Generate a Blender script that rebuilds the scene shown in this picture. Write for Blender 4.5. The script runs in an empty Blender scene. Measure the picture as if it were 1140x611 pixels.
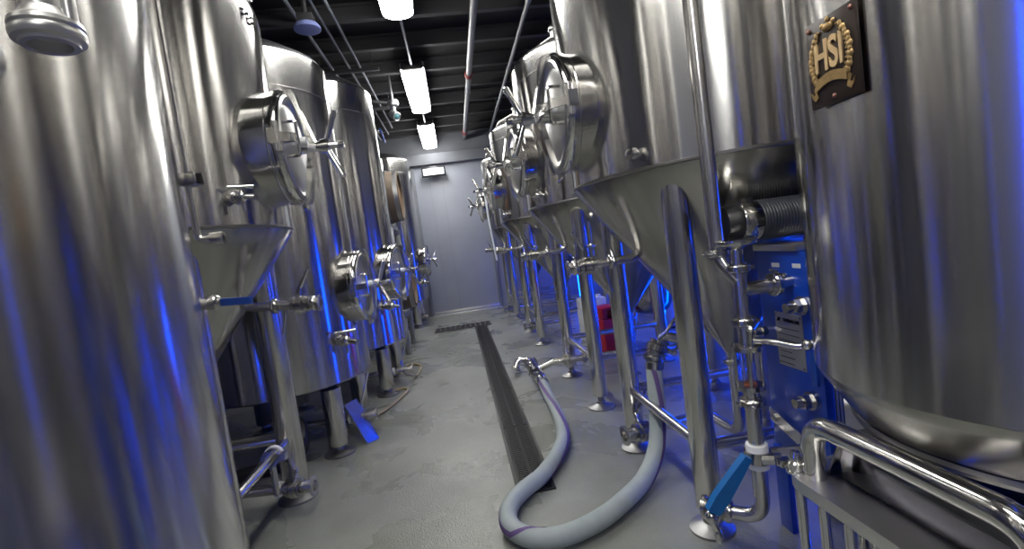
import bpy, bmesh, math, random
from mathutils import Vector, Matrix
random.seed(7)
V = Vector
PI = math.pi
C = bpy.context.scene.collection

# ------------------------------------------------------------------ materials
def node_mat(name):
    m = bpy.data.materials.new(name); m.use_nodes = True
    nt = m.node_tree; b = nt.nodes['Principled BSDF']
    return m, nt, b

def steel(name, col=(.60, .585, .56), rough=.26, aniso=0.0, rot=0.0, bump=.0, mott=.06, stretch=(1, 1, 1), mscale=6, cvar=.065):
    m, nt, b = node_mat(name)
    b.inputs['Metallic'].default_value = 1
    tc = nt.nodes.new('ShaderNodeTexCoord')
    mp = nt.nodes.new('ShaderNodeMapping'); mp.inputs['Scale'].default_value = stretch
    nt.links.new(tc.outputs['Object'], mp.inputs[0])
    nz = nt.nodes.new('ShaderNodeTexNoise'); nz.inputs['Scale'].default_value = mscale
    nz.inputs['Detail'].default_value = 5
    nt.links.new(mp.outputs[0], nz.inputs['Vector'])
    r = nt.nodes.new('ShaderNodeMapRange')
    r.inputs['To Min'].default_value = rough - mott; r.inputs['To Max'].default_value = rough + mott
    nt.links.new(nz.outputs[0], r.inputs[0]); nt.links.new(r.outputs[0], b.inputs['Roughness'])
    mx = nt.nodes.new('ShaderNodeMix'); mx.data_type = 'RGBA'
    mx.inputs[6].default_value = (*[c*(1-cvar) for c in col], 1); mx.inputs[7].default_value = (*[min(1, c*(1+cvar)) for c in col], 1)
    nt.links.new(nz.outputs[0], mx.inputs[0]); nt.links.new(mx.outputs[2], b.inputs['Base Color'])
    if aniso:
        b.inputs['Anisotropic'].default_value = aniso
        b.inputs['Anisotropic Rotation'].default_value = rot
        tg = nt.nodes.new('ShaderNodeTangent'); tg.direction_type = 'RADIAL'; tg.axis = 'Z'
        nt.links.new(tg.outputs[0], b.inputs['Tangent'])
    if bump:
        n2 = nt.nodes.new('ShaderNodeTexNoise'); n2.inputs['Scale'].default_value = 3.0; n2.inputs['Detail'].default_value = 2
        nt.links.new(tc.outputs['Object'], n2.inputs['Vector'])
        bp = nt.nodes.new('ShaderNodeBump'); bp.inputs['Strength'].default_value = bump; bp.inputs['Distance'].default_value = .02
        nt.links.new(n2.outputs[0], bp.inputs['Height']); nt.links.new(bp.outputs[0], b.inputs['Normal'])
    return m

def plain(name, col, rough=.5, metal=0.0, noise=.0, nscale=12, bump=0.0, coat=0.0):
    m, nt, b = node_mat(name)
    b.inputs['Roughness'].default_value = rough; b.inputs['Metallic'].default_value = metal
    b.inputs['Coat Weight'].default_value = coat
    tc = nt.nodes.new('ShaderNodeTexCoord')
    nz = nt.nodes.new('ShaderNodeTexNoise'); nz.inputs['Scale'].default_value = nscale; nz.inputs['Detail'].default_value = 6
    nt.links.new(tc.outputs['Object'], nz.inputs['Vector'])
    mx = nt.nodes.new('ShaderNodeMix'); mx.data_type = 'RGBA'
    mx.inputs[6].default_value = (*[c*(1-noise) for c in col], 1); mx.inputs[7].default_value = (*[min(1, c*(1+noise)) for c in col], 1)
    nt.links.new(nz.outputs[0], mx.inputs[0]); nt.links.new(mx.outputs[2], b.inputs['Base Color'])
    if bump:
        bp = nt.nodes.new('ShaderNodeBump'); bp.inputs['Strength'].default_value = bump; bp.inputs['Distance'].default_value = .01
        nt.links.new(nz.outputs[0], bp.inputs['Height']); nt.links.new(bp.outputs[0], b.inputs['Normal'])
    return m

def glow(name, col, s):
    m, nt, b = node_mat(name)
    b.inputs['Base Color'].default_value = (*[min(1, c) for c in col], 1)
    b.inputs['Emission Color'].default_value = (*col, 1); b.inputs['Emission Strength'].default_value = s
    return m

def glass_mat():
    m, nt, b = node_mat('sight glass')
    b.inputs['Base Color'].default_value = (.96, .98, 1, 1); b.inputs['Roughness'].default_value = .02
    b.inputs['Transmission Weight'].default_value = 1; b.inputs['IOR'].default_value = 1.3
    return m

def floor_mat():
    m, nt, b = node_mat('wet concrete')
    tc = nt.nodes.new('ShaderNodeTexCoord')
    n1 = nt.nodes.new('ShaderNodeTexNoise'); n1.inputs['Scale'].default_value = 1.6; n1.inputs['Detail'].default_value = 8; n1.inputs['Roughness'].default_value = .62
    n2 = nt.nodes.new('ShaderNodeTexNoise'); n2.inputs['Scale'].default_value = 140; n2.inputs['Detail'].default_value = 2
    n3 = nt.nodes.new('ShaderNodeTexNoise'); n3.inputs['Scale'].default_value = 2.3; n3.inputs['Detail'].default_value = 5; n3.inputs['Distortion'].default_value = .6
    mp = nt.nodes.new('ShaderNodeMapping'); mp.inputs['Location'].default_value = (3.3, 1.2, 0)
    nt.links.new(tc.outputs['Object'], mp.inputs[0])
    nt.links.new(tc.outputs['Object'], n1.inputs['Vector']); nt.links.new(tc.outputs['Object'], n2.inputs['Vector']); nt.links.new(mp.outputs[0], n3.inputs['Vector'])
    cr = nt.nodes.new('ShaderNodeValToRGB'); e = cr.color_ramp.elements
    e[0].position = .3; e[0].color = (.16, .168, .152, 1); e[1].position = .72; e[1].color = (.295, .306, .282, 1)
    nt.links.new(n1.outputs[0], cr.inputs[0])
    wet = nt.nodes.new('ShaderNodeValToRGB'); w = wet.color_ramp.elements
    w[0].position = .42; w[0].color = (0, 0, 0, 1); w[1].position = .66; w[1].color = (1, 1, 1, 1)
    nt.links.new(n3.outputs[0], wet.inputs[0])
    mx = nt.nodes.new('ShaderNodeMix'); mx.data_type = 'RGBA'; mx.blend_type = 'MULTIPLY'
    mx.inputs[7].default_value = (.78, .79, .74, 1)
    nt.links.new(wet.outputs[0], mx.inputs[0]); nt.links.new(cr.outputs[0], mx.inputs[6])
    nt.links.new(mx.outputs[2], b.inputs['Base Color'])
    r = nt.nodes.new('ShaderNodeMapRange'); r.inputs['To Min'].default_value = .40; r.inputs['To Max'].default_value = .17
    nt.links.new(wet.outputs[0], r.inputs[0]); nt.links.new(r.outputs[0], b.inputs['Roughness'])
    bp = nt.nodes.new('ShaderNodeBump'); bp.inputs['Strength'].default_value = .5; bp.inputs['Distance'].default_value = .004
    nt.links.new(n2.outputs[0], bp.inputs['Height']); nt.links.new(bp.outputs[0], b.inputs['Normal'])
    return m

def wood_mat():
    m, nt, b = node_mat('barrel oak')
    tc = nt.nodes.new('ShaderNodeTexCoord')
    mp = nt.nodes.new('ShaderNodeMapping'); mp.inputs['Scale'].default_value = (2, 14, 1.5)
    nt.links.new(tc.outputs['Object'], mp.inputs[0])
    n = nt.nodes.new('ShaderNodeTexNoise'); n.inputs['Scale'].default_value = 5; n.inputs['Detail'].default_value = 8
    nt.links.new(mp.outputs[0], n.inputs['Vector'])
    cr = nt.nodes.new('ShaderNodeValToRGB'); e = cr.color_ramp.elements
    e[0].position = .3; e[0].color = (.10, .05, .02, 1); e[1].position = .7; e[1].color = (.42, .26, .12, 1)
    nt.links.new(n.outputs[0], cr.inputs[0]); nt.links.new(cr.outputs[0], b.inputs['Base Color'])
    b.inputs['Roughness'].default_value = .6
    return m

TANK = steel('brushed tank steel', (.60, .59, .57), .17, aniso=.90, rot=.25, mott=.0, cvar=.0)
CONE = steel('shaded brushed steel', (.45, .44, .41), .20, aniso=.85, rot=.25, mott=.0, cvar=.0)  # same steel as the tanks, colour lowered for the dim floor it reflects
POL = steel('polished steel', (.68, .67, .65), .13, mott=.05, mscale=20)
PIPE = steel('satin pipe steel', (.66, .645, .62), .24, mott=.05, mscale=9)
COVER = steel('bead blasted cover', (.66, .66, .65), .34, mott=.05, mscale=30)
CAST = steel('cast clamp steel', (.55, .54, .52), .20, mott=.06, mscale=25)
PADM = steel('dark foot steel', (.34, .34, .34), .42, mott=.08, mscale=25)  # darker and rougher than the leg steel
SATIN = steel('satin sheet steel', (.74, .73, .71), .36, mott=.05, mscale=14)
SEAM = steel('weld bead', (.22, .215, .21), .45, mott=.1, mscale=60)
GALV = steel('galvanised conduit', (.42, .43, .44), .45, mott=.1, mscale=18)
SHADEST = steel('shaded dome steel', (.10, .10, .105), .45, mott=.05)  # domes coloured dark for the black ceiling they reflect
FLOOR = floor_mat()
BLACK = plain('black painted ceiling', (.012, .012, .013), .75, noise=.3, nscale=4)
BEAM = plain('dark grey beam', (.045, .045, .048), .6, noise=.25, nscale=3)
RUB = plain('black rubber', (.012, .012, .013), .42, noise=.3)
DUCT = plain('ribbed grey duct', (.05, .055, .062), .38, noise=.15)
GRATE = plain('black cast grate', (.014, .014, .015), .45, noise=.3, nscale=40)
GRFR = plain('dark channel edge', (.016, .016, .017), .5, noise=.25, nscale=20)
WALL = plain('painted block wall', (.22, .23, .26), .6, noise=.08, nscale=2.5)
DOORM = plain('grey blue metal door', (.29, .31, .36), .42, noise=.13, nscale=2.2)
HEAD = plain('grey header steel', (.17, .18, .20), .8, noise=.2, nscale=5)
BLUE = plain('blue enamel', (.006, .06, .46), .34, noise=.1, nscale=8, coat=.3)
BHAND = plain('blue handle plastic', (.005, .13, .42), .45, noise=.1, nscale=30)
BLEV = plain('dark blue grip', (.01, .06, .34), .4, noise=.1)
WHITE = plain('white gasket', (.78, .79, .80), .45, noise=.04)
WHP = plain('milky white plastic', (.72, .75, .80), .4, noise=.05)
RED = plain('red plastic', (.42, .012, .03), .4, noise=.1)
HOSE = plain('grey hose rubber', (.33, .375, .385), .6, noise=.16, nscale=22, bump=.1)
STRIPE = plain('purple hose stripe', (.12, .075, .22), .6, noise=.2, nscale=30)
TAN = plain('clear amber tube', (.34, .27, .16), .3, noise=.15)
BRZ = plain('dark bronze plaque', (.028, .018, .013), .38, metal=.3, noise=.3, nscale=20)
GOLD = plain('antique gold relief', (.36, .24, .10), .42, metal=.75, noise=.35, nscale=90)
GOLDL = plain('bright gold letter', (.74, .53, .27), .38, metal=.55, noise=.12, nscale=60)
PLATE = plain('etched aluminium plate', (.40, .40, .41), .4, metal=.6, noise=.06)
INK = plain('black ink', (.008, .008, .01), .9)
INK.node_tree.nodes['Principled BSDF'].inputs['Specular IOR Level'].default_value = .05
OAK = wood_mat()
STAVE = plain('weathered stave', (.13, .095, .065), .65, noise=.35, nscale=14)
HOOP = steel('barrel hoop', (.40, .40, .40), .4, mott=.08)
LAMP = glow('lit diffuser', (1.0, .985, .95), 26)
LED = glow('blue led', (.0, .055, 1.0), 30)
SIGN = glow('lit sign face', (.93, .96, 1.0), .33)
DISC = plain('blue lit plastic', (.20, .24, .50), .5, noise=.05)  # blue light falling on the disc is put into its colour
GLASS = glass_mat()

# ------------------------------------------------------------------ geometry helpers (all points in world space)
class MB:
    def __init__(s): s.bm = bmesh.new()
    def lathe(s, prof, o=(0, 0, 0), ax=(0, 0, 1), n=32, close=False):
        o = V(o); ax = V(ax).normalized()
        u = ax.orthogonal().normalized() if abs(ax.z) < .999 else V((1, 0, 0))
        w = ax.cross(u)
        rings = []
        for r, h in prof:
            if r < 1e-6: rings.append([s.bm.verts.new(o + ax*h)])
            else: rings.append([s.bm.verts.new(o + ax*h + (u*math.cos(2*PI*i/n) + w*math.sin(2*PI*i/n))*r) for i in range(n)])
        prs = list(zip(rings, rings[1:]))
        if close: prs.append((rings[-1], rings[0]))
        for a, b in prs:
            for i in range(n):
                j = (i+1) % n
                if len(a) == 1 and len(b) == 1: continue
                if len(a) == 1: s.bm.faces.new((a[0], b[i], b[j]))
                elif len(b) == 1: s.bm.faces.new((a[i], b[0], a[j]))
                else: s.bm.faces.new((a[i], b[i], b[j], a[j]))
        return s
    def wavy(s, X, Y, seed, amp=.0011):
        # hand rolled sheet: shallow flats and bulges round the wall
        rd = random.Random(seed); T = [(rd.choice((5, 7, 9, 11, 14, 19, 26)), rd.uniform(0, 6.3), rd.uniform(-.8, .8)) for _ in range(5)]
        for v in s.bm.verts:
            dx = v.co.x-X; dy = v.co.y-Y; r = math.hypot(dx, dy)
            if r < .05: continue
            th = math.atan2(dy, dx); d = sum(amp*6/k*math.sin(k*th+p+c*v.co.z) for k, p, c in T)/2.2
            v.co.x += dx/r*d; v.co.y += dy/r*d
        return s
    def cyl(s, p0, p1, r, n=20, r1=None, bev=0.0):
        p0 = V(p0); p1 = V(p1); L = (p1-p0).length; r1 = r if r1 is None else r1
        if bev: pr = [(0, 0), (r-bev, 0), (r, bev), (r1, L-bev), (r1-bev, L), (0, L)]
        else: pr = [(0, 0), (r, 0), (r1, L), (0, L)]
        return s.lathe(pr, p0, p1-p0, n)
    def tube(s, pts, r, n=16, fil=0.0, cap=True, fseg=7, rr=None):
        pts = [V(p) for p in pts]
        if fil:
            out = [pts[0]]
            for a, b, c in zip(pts, pts[1:], pts[2:]):
                d0 = (a-b); d1 = (c-b); f = min(fil, d0.length*.49, d1.length*.49)
                p = b + d0.normalized()*f; q = b + d1.normalized()*f
                for k in range(fseg+1):
                    t = k/fseg; out.append(p*(1-t)**2 + b*2*t*(1-t) + q*t*t)
            out.append(pts[-1]); pts = out
        m = len(pts)
        tan = [(pts[min(i+1, m-1)]-pts[max(i-1, 0)]).normalized() for i in range(m)]
        u = tan[0].orthogonal().normalized(); rings = []
        for i in range(m):
            u = (u - tan[i]*u.dot(tan[i])).normalized(); w = tan[i].cross(u)
            ri = rr[i] if rr else r
            rings.append([s.bm.verts.new(pts[i] + (u*math.cos(2*PI*k/n)+w*math.sin(2*PI*k/n))*ri) for k in range(n)])
        for a, b in zip(rings, rings[1:]):
            for k in range(n): s.bm.faces.new((a[k], a[(k+1) % n], b[(k+1) % n], b[k]))
        if cap:
            s.bm.faces.new(rings[0][::-1]); s.bm.faces.new(rings[-1])
        return s
    def box(s, c, size, rot=None, bev=0.0):
        c = V(c); h = V(size)*.5; R = rot or Matrix.Identity(3)
        t = bmesh.new()
        bmesh.ops.create_cube(t, size=1)
        for v in t.verts: v.co = V((v.co.x*size[0], v.co.y*size[1], v.co.z*size[2]))
        if bev: bmesh.ops.bevel(t, geom=list(t.edges), offset=bev, segments=2, affect='EDGES', profile=.5)
        mp = {v: s.bm.verts.new(R @ v.co + c) for v in t.verts}
        for f in t.faces: s.bm.faces.new([mp[v] for v in f.verts])
        t.free(); return s
    def prism(s, pts, d):
        d = V(d); a = [s.bm.verts.new(V(p)) for p in pts]; b = [s.bm.verts.new(V(p)+d) for p in pts]; n = len(pts)
        s.bm.faces.new(a[::-1]); s.bm.faces.new(b)
        for i in range(n): s.bm.faces.new((a[i], a[(i+1) % n], b[(i+1) % n], b[i]))
        return s
    def strip(s, pts, wd, w, th):
        # flat bar along pts, width along wd
        pts = [V(p) for p in pts]; wd = V(wd).normalized(); m = len(pts); rings = []
        for i in range(m):
            t = (pts[min(i+1, m-1)]-pts[max(i-1, 0)]).normalized(); nn = t.cross(wd).normalized()
            ww = w[i] if isinstance(w, (list, tuple)) else w
            rings.append([s.bm.verts.new(pts[i]+wd*ww*a*.5+nn*th*b*.5) for a, b in ((-1, -1), (1, -1), (1, 1), (-1, 1))])
        for a, b in zip(rings, rings[1:]):
            for k in range(4): s.bm.faces.new((a[k], a[(k+1) % 4], b[(k+1) % 4], b[k]))
        s.bm.faces.new(rings[0][::-1]); s.bm.faces.new(rings[-1]); return s
    def ball(s, c, r, n=16, sc=(1, 1, 1)):
        k = n//2; c = V(c); base = len(s.bm.verts)
        pr = [(max(0, r*math.sin(PI*i/k)) if 0 < i < k else 0, -r*math.cos(PI*i/k)) for i in range(k+1)]
        s.bm.verts.ensure_lookup_table(); old = set(s.bm.verts)
        s.lathe(pr, (0, 0, 0), (0, 0, 1), n)
        for v in s.bm.verts:
            if v not in old: v.co = V((v.co.x*sc[0], v.co.y*sc[1], v.co.z*sc[2])) + c
        return s
    def build(s, name, mat, parent=None, ang=38):
        bm = s.bm
        bmesh.ops.recalc_face_normals(bm, faces=list(bm.faces))
        o0 = origin_of(parent)
        if parent is not None:
            for v in bm.verts: v.co -= o0
        for f in bm.faces: f.smooth = True
        a = math.radians(ang)
        for e in bm.edges:
            if len(e.link_faces) == 2 and e.calc_face_angle(0) > a: e.smooth = False
        me = bpy.data.meshes.new(name); bm.to_mesh(me); bm.free()
        me.materials.append(mat)
        o = bpy.data.objects.new(name, me); C.objects.link(o)
        if parent is not None: o.parent = parent
        return o

def origin_of(p):
    o = V((0, 0, 0))
    while p is not None:
        o += p.location; p = p.parent
    return o

def tag(o, label, cat, group=None):
    o['label'] = label; o['category'] = cat
    if group: o['group'] = group
    return o
def thing(name, label, cat, loc, group=None):
    o = bpy.data.objects.new(name, None); C.objects.link(o); o.location = loc; o.empty_display_size = .1
    return tag(o, label, cat, group)
def struct(o):
    o['kind'] = 'structure'; return o
def bez(p, n=10):
    """Catmull-Rom through points."""
    p = [V(q) for q in p]; q = [p[0]*2-p[1]] + p + [p[-1]*2-p[-2]]; out = []
    for i in range(1, len(q)-2):
        a, b, c, d = q[i-1:i+3]
        for k in range(n):
            t = k/n
            out.append(.5*((2*b)+(c-a)*t+(2*a-5*b+4*c-d)*t*t+(3*b-a-3*c+d)*t**3))
    out.append(p[-1]); return out
def text_mesh(txt, name, mat, size, o, xd, yd, parent, th=.002, bold=0.0, sx=1.0, align='CENTER'):
    cu = bpy.data.curves.new('letters', 'FONT'); cu.body = txt; cu.size = size; cu.extrude = th*.5; cu.offset = bold
    cu.align_x = align; cu.align_y = 'CENTER'
    ob = bpy.data.objects.new('letters', cu); C.objects.link(ob)
    dg = bpy.context.evaluated_depsgraph_get(); dg.update()
    me = bpy.data.meshes.new_from_object(ob.evaluated_get(dg)); bpy.data.objects.remove(ob)
    xd = V(xd).normalized(); yd = V(yd).normalized(); zd = xd.cross(yd); off = V(o) - origin_of(parent)
    for v in me.vertices: c = v.co.copy(); v.co = off + xd*c.x*sx + yd*c.y + zd*c.z
    me.materials.clear(); me.materials.append(mat)
    r = bpy.data.objects.new(name, me); C.objects.link(r); r.parent = parent; return r

# ------------------------------------------------------------------ fittings
UP = V((0, 0, 1))
def ferrule(mb, p, d, r, L=.02):
    """clamped joint: two flanges and a band"""
    p = V(p); d = V(d).normalized()
    mb.lathe([(r*.95, -L*.75), (r*1.12, -L*.75), (r*1.12, -L*.52), (r*1.42, -L*.46), (r*1.55, -L*.30), (r*1.55, L*.30), (r*1.42, L*.46), (r*1.12, L*.52), (r*1.12, L*.75), (r*.95, L*.75)], p, d, 24)
def clamp_part(par, p, d, r, side):
    p = V(p); d = V(d).normalized(); side = V(side).normalized()
    mb = MB(); ferrule(mb, p, d, r)
    e = p + side*r*1.75
    mb.box(e, (r*.5, r*.5, r*.5)); w = d.cross(side)
    mb.cyl(e - w*r*.9, e + w*r*1.5, r*.16, 8); mb.lathe([(0, 0), (r*.3, 0), (r*.38, r*.25), (r*.16, r*.5), (0, r*.5)], e+w*r*1.3, w, 8)
    return mb.build('clamp', CAST, par)
def open_end(mb, p, d, r, L=.03):
    p = V(p); d = V(d).normalized()
    mb.lathe([(r, -L), (r, -.012), (r*1.6, -.006), (r*1.6, 0), (r*1.3, .001), (r*.85, 0), (r*.85, -L), (0, -L)], p, d, 20)
def butterfly(par, p, d, r, ldir, llen=.13, mat=None, tilt=.25):
    """valve body + lever"""
    p = V(p); d = V(d).normalized(); ldir = V(ldir).normalized()
    mb = MB()
    mb.lathe([(r*.95, -.035), (r*1.5, -.032), (r*1.5, -.018), (r*1.25, -.016), (r*1.75, -.012), (r*1.75, .012), (r*1.25, .016), (r*1.5, .018), (r*1.5, .032), (r*.95, .035)], p, d, 20)
    s = (ldir - d*ldir.dot(d)).normalized()
    mb.cyl(p + s*r*1.5, p + s*(r*1.7+.028), r*.42, 10)
    body = mb.build('valve_body', CAST, par)
    lv = MB(); a = p + s*(r*1.7+.022); dirv = (ldir*.9 + d*tilt).normalized() if llen else s
    wd = dirv.cross(s) if dirv.cross(s).length > .05 else d.cross(s)
    lv.strip([a - dirv*.012, a + dirv*.02, a + dirv*llen*.6, a + dirv*llen], wd, [.024, .03, .024, .02], .007)
    lv.cyl(a - s*.008, a + s*.012, r*.4, 10)
    lv.build('lever', mat or POL, par)
    return body

def sample_valve(par, p, n, L=.07, k=1.0):
    p = V(p); n = V(n).normalized(); t = n.cross(UP).normalized()
    mb = MB()
    mb.cyl(p - n*.03, p + n*L*.45, .011*k, 12); mb.lathe([(.011*k, 0), (.02*k, .002), (.023*k, .012*k), (.02*k, .02*k), (.011*k, .022*k)], p + n*.012, n, 16)
    mb.ball(p + n*L*.55, .018*k, 12)
    mb.cyl(p + n*L*.55, p + n*(L*1.25) - UP*.012, .009*k, 10)
    mb.cyl(p + n*L*.55 - UP*.045*k, p + n*L*.55, .0075*k, 10)
    o = mb.build('sample_valve', POL, par)
    h = MB(); h.cyl(p + n*L*.55 + UP*.012*k, p + n*L*.55 + UP*.032*k, .006*k, 8)
    h.cyl(p + n*L*.55 + UP*.03*k - t*.030*k + n*.02*k, p + n*L*.55 + UP*.03*k + t*.030*k - n*.02*k, .0065*k, 10)
    h.build('valve_handle', POL, o)
    return o

def manway(par, o, n, R=.215, side=1, spin=10, deep=.0, out=.015, bow=.13):
    """round hatch: neck with child cover, yoke, hinge, pull handle, wing screw.  o = point on shell, n = outward"""
    o = V(o); n = V(n).normalized(); t = UP.cross(n).normalized()      # t horizontal tangent
    P = lambda a, b, c: o + n*a + t*b + UP*c
    o = o + n*out; deep = out
    mb = MB()
    mb.lathe([(R*.99, -.10-deep), (R*.985, .012), (R*1.015, .03), (R*1.02, .048), (R*.99, .058), (R*.93, .06), (R*.93, .01), (R*.97, -.10-deep)], o, n, 64)
    # weld dots along the neck
    mb.lathe([(R*.985, .012), (R*1.0, .016), (R*.99, .02)], o, n, 48)
    neck = mb.build('manway', POL, par)
    cv = MB()
    cv.lathe([(R*.925, .02), (R*.93, .056), (R*.89, .064), (R*.84, .06), (R*.80, .05), (R*.76, .048), (R*.70, .052), (R*.4, .062), (0, .068), ], o, n, 64)
    cv.build('hatch_cover', COVER, neck)
    yk = MB()
    b0 = bow
    oc = [(.05, R*1.03), (.075, R*1.02), (.083, R*.93), (.075+(b0-.075)*.5, R*.5), (b0-.004, R*.1), (b0, 0), (b0-.004, -R*.1), (.075+(b0-.075)*.5, -R*.5), (.083, -R*.93), (.075, -R*1.02), (.05, -R*1.03)]
    ic = [(.05, -R*.95), (.062, -R*.92), (b0-.062+.015, -R*.40), (b0-.032, -R*.08), (b0-.032, R*.08), (b0-.062+.015, R*.40), (.062, R*.92), (.05, R*.95)]
    yk.prism([P(a, -.021, c) for a, c in oc + ic], t*.042)
    for sg in (1, -1):
        yk.cyl(P(.05, -.03, sg*R*.99), P(.05, .03, sg*R*.99), .010, 10)
    yk.build('yoke', POL, neck)
    sc = MB()
    sc.cyl(P(.07, 0, 0), P(b0-.02, 0, 0), .024, 16, .02); sc.cyl(P(b0-.02, 0, 0), P(b0+.012, 0, 0), .019, 16)
    sc.lathe([(.012, b0+.01), (.026, b0+.014), (.027, b0+.042), (.016, b0+.046), (.012, b0+.075), (.0135, b0+.077), (.0135, b0+.098), (0, b0+.1)], o, n, 16)
    for k in range(2):
        a = math.radians(90 + spin + 168*k); d = (t*math.cos(a) + UP*math.sin(a)) + n*.42
        c = o + n*(b0+.03)
        sc.cyl(c, c + d*.125, .0105, 10, .0120, .003)
    sc.build('wing_screw', POL, neck)
    hd = MB(); b0 = side*R*.62
    hd.tube([P(.055, b0, .065), P(.098, b0, .065), P(.098, b0, -.055), P(.055, b0, -.055)], .006, 8, .012)
    hd.build('pull_handle', POL, neck)
    st = MB(); st.cyl(P(.06, side*R*.36, .005), P(.115, side*R*.36, .005), .016, 14, None, .003)
    st.build('nylon_knob', WHITE, neck)
    hg = MB()
    hg.strip([P(.05, side*R*.98, 0), P(.10, side*R*.8, 0), P(b0-.012, side*R*.45, 0), P(b0-.015, side*.02, 0)], UP, .03, .010)
    hg.cyl(P(.05, side*R*1.0, -.05), P(.05, side*R*1.0, .05), .011, 12); hg.box(P(.04, side*R*.99, 0), (.03, .03, .05))
    hg.build('hinge_arm', POL, neck)
    ls = MB(); ls.box(P(.055, 0, -R*1.06), (.025, .025, .02)); ls.tube([P(.055, -.04, -R*1.12), P(.06, -.02, -R*1.1), P(.06, .02, -R*1.12), P(.055, .035, -R*1.1)], .005, 8, .01)
    ls.build('latch', CAST, neck)
    return neck

def leg(par, x, y, ztop, r, pad=.075, gap=.07, mat=None):
    mb = MB(); mb.lathe([(0, gap), (r-.003, gap), (r, gap+.004), (r, ztop), (0, ztop)], (x, y, 0), UP, 28)
    l = mb.build('leg', mat or PIPE, par)
    f = MB(); f.lathe([(0, 0), (pad, 0), (pad, .008), (pad*.55, .018), (.026, .026), (.024, .04), (.018, .042), (.018, gap+.002), (0, gap+.002)], (x, y, 0), UP, 28)
    f.build('foot_pad', PADM, l)
    return l

def shell_prof(r, zb, zt, zcap, seam=.14, kn=.05):
    p = [(r, zb)]
    n = 14
    if not seam:
        p += [(r, zb + (zt-kn-zb)*i/n) for i in range(1, n+1)]
        return p + [(r-kn+kn*math.cos(i/9*PI*.42), zt-kn+kn*math.sin(i/9*PI*.42)) for i in range(1, 10)]
    for i in range(1, n): p.append((r, zb + (zt-seam-zb)*i/n))
    p += [(r, zt-seam-.003), (r+.0025, zt-seam-.001), (r+.0025, zt-seam+.001), (r, zt-seam+.003), (r, zt-kn)]
    for i in range(1, 7):
        a = i/6*PI*.42; p.append((r-kn+kn*math.cos(a), zt-kn+kn*math.sin(a)))
    return p

# ------------------------------------------------------------------ conical fermenters
def fermenter(name, label, X, Y, a, r, zr, zt, zh, beta, legs, lr, pad, group, mw=.205, hout=.012, spin=10, hside=1, dome=.16, seam=.14, kn=.05):
    root = thing(name, label, 'tank', (X, Y, 0), group)
    mb = MB(); pr = shell_prof(r, zr, zt, 0, seam, kn)
    rt, z1 = pr[-1]
    pr += [(rt*.7, z1+dome*.55), (rt*.35, z1+dome*.9), (.06, z1+dome), (0, z1+dome)]
    mb.lathe(pr, (X, Y, 0), UP, 192); mb.wavy(X, Y, int(Y*100), .0004); mb.build('shell', TANK, root)
    cb = MB(); zc = zr - (r-.04)/.72
    prof = [(r, zr)] + [(r-.004-(r-.044)*i/12, zr-.012-(zr-.012-zc)*i/12) for i in range(13)] + [(.03, zc-.02), (0, zc-.02)]
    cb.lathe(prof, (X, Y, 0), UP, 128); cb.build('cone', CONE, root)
    wd = MB(); wd.lathe([(r-.006, zr-.010), (r+.0015, zr-.004), (r+.0015, zr+.003), (r-.004, zr+.008)], (X, Y, 0), UP, 128)
    wd.build('weld_seam', SEAM, root)
    n = V((a*math.cos(beta), -math.sin(beta), 0))
    manway(root, V((X, Y, zh)) + n*(r-.004), n, R=mw, side=hside, spin=spin, out=hout)
    for lx, ly in legs: leg(root, lx, ly, zr - .06, lr, pad)
    # braces near the floor between legs
    for i, j in ((0, 1), (1, 2), (3, 0)):
        b = MB(); b.cyl((*legs[i], .275), (*legs[j], .275), .019, 16); b.build('brace', PIPE, root)
    # outlet below the cone
    ot = MB(); ot.cyl((X, Y, zc-.08), (X, Y, zc), .025, 16); ferrule(ot, (X, Y, zc-.06), UP, .025); ot.build('outlet', CAST, root)
    # top fittings
    tp = MB(); tz = z1 + dome
    tp.cyl((X, Y, tz-.01), (X, Y, tz+.10), .035, 16); ferrule(tp, (X, Y, tz+.06), UP, .035)
    tp.tube([(X, Y, tz+.10), (X, Y, tz+.19), (X+a*.2, Y-.04, tz+.2)], .018, 12, .05)
    tp.build('top_fitting', PIPE, root)
    if zt < 2.3:
        ax_, ay_ = X+a*.27, Y-.03; t2 = MB(); zz = z1+dome*.45
        t2.cyl((ax_, ay_, zz), (ax_, ay_, zt+.17), .022, 14); ferrule(t2, (ax_, ay_, zt+.11), UP, .024); t2.ball((ax_, ay_, zt+.19), .034, 14, (1, 1, .9))
        t2.tube([(ax_, ay_, zt+.15), (ax_+a*.16, ay_+.22, zt+.12), (ax_+a*.17, ay_+.24, zt+.0)], .012, 10, .03)
        t2.tube([(ax_+a*.04, ay_+.05, zt+.13), (ax_+a*.05, ay_+.1, zz-.02)], .010, 10)
        t2.build('relief_arm', PIPE, root)
    return root, zc

def racking(par, p0, p1, rise, r=.0165, lever=UP, hang=True):
    """horizontal sampling pipe from cone to aisle: pipe, valve, lever, open ferrule"""
    p0 = V(p0); p1 = V(p1); d = (p1-p0).normalized(); L = (p1-p0).length
    mb = MB()
    mb.tube([p0 + V(rise), p0, p0 + d*(L-.02)], r, 14, .03)
    open_end(mb, p1, d, r*1.15, .03)
    arm = mb.build('racking_arm', PIPE, par)
    butterfly(arm, p0 + d*L*.72, d, r*1.15, lever, .085, POL, .5)
    clamp_part(arm, p0 + d*L*.38, d, r*1.1, V((0, -1, .6)))
    clamp_part(arm, p0 + d*L*.90, d, r*1.1, V((0, -1, .4)))
    if hang:
        h = MB(); q = p0 + d*L*.5; h.tube([q, q - UP*.03, q - UP*.11 - d*.02], .0055, 8, .01)
        h.build('hanging_rod', PIPE, arm)
    return arm

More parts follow.
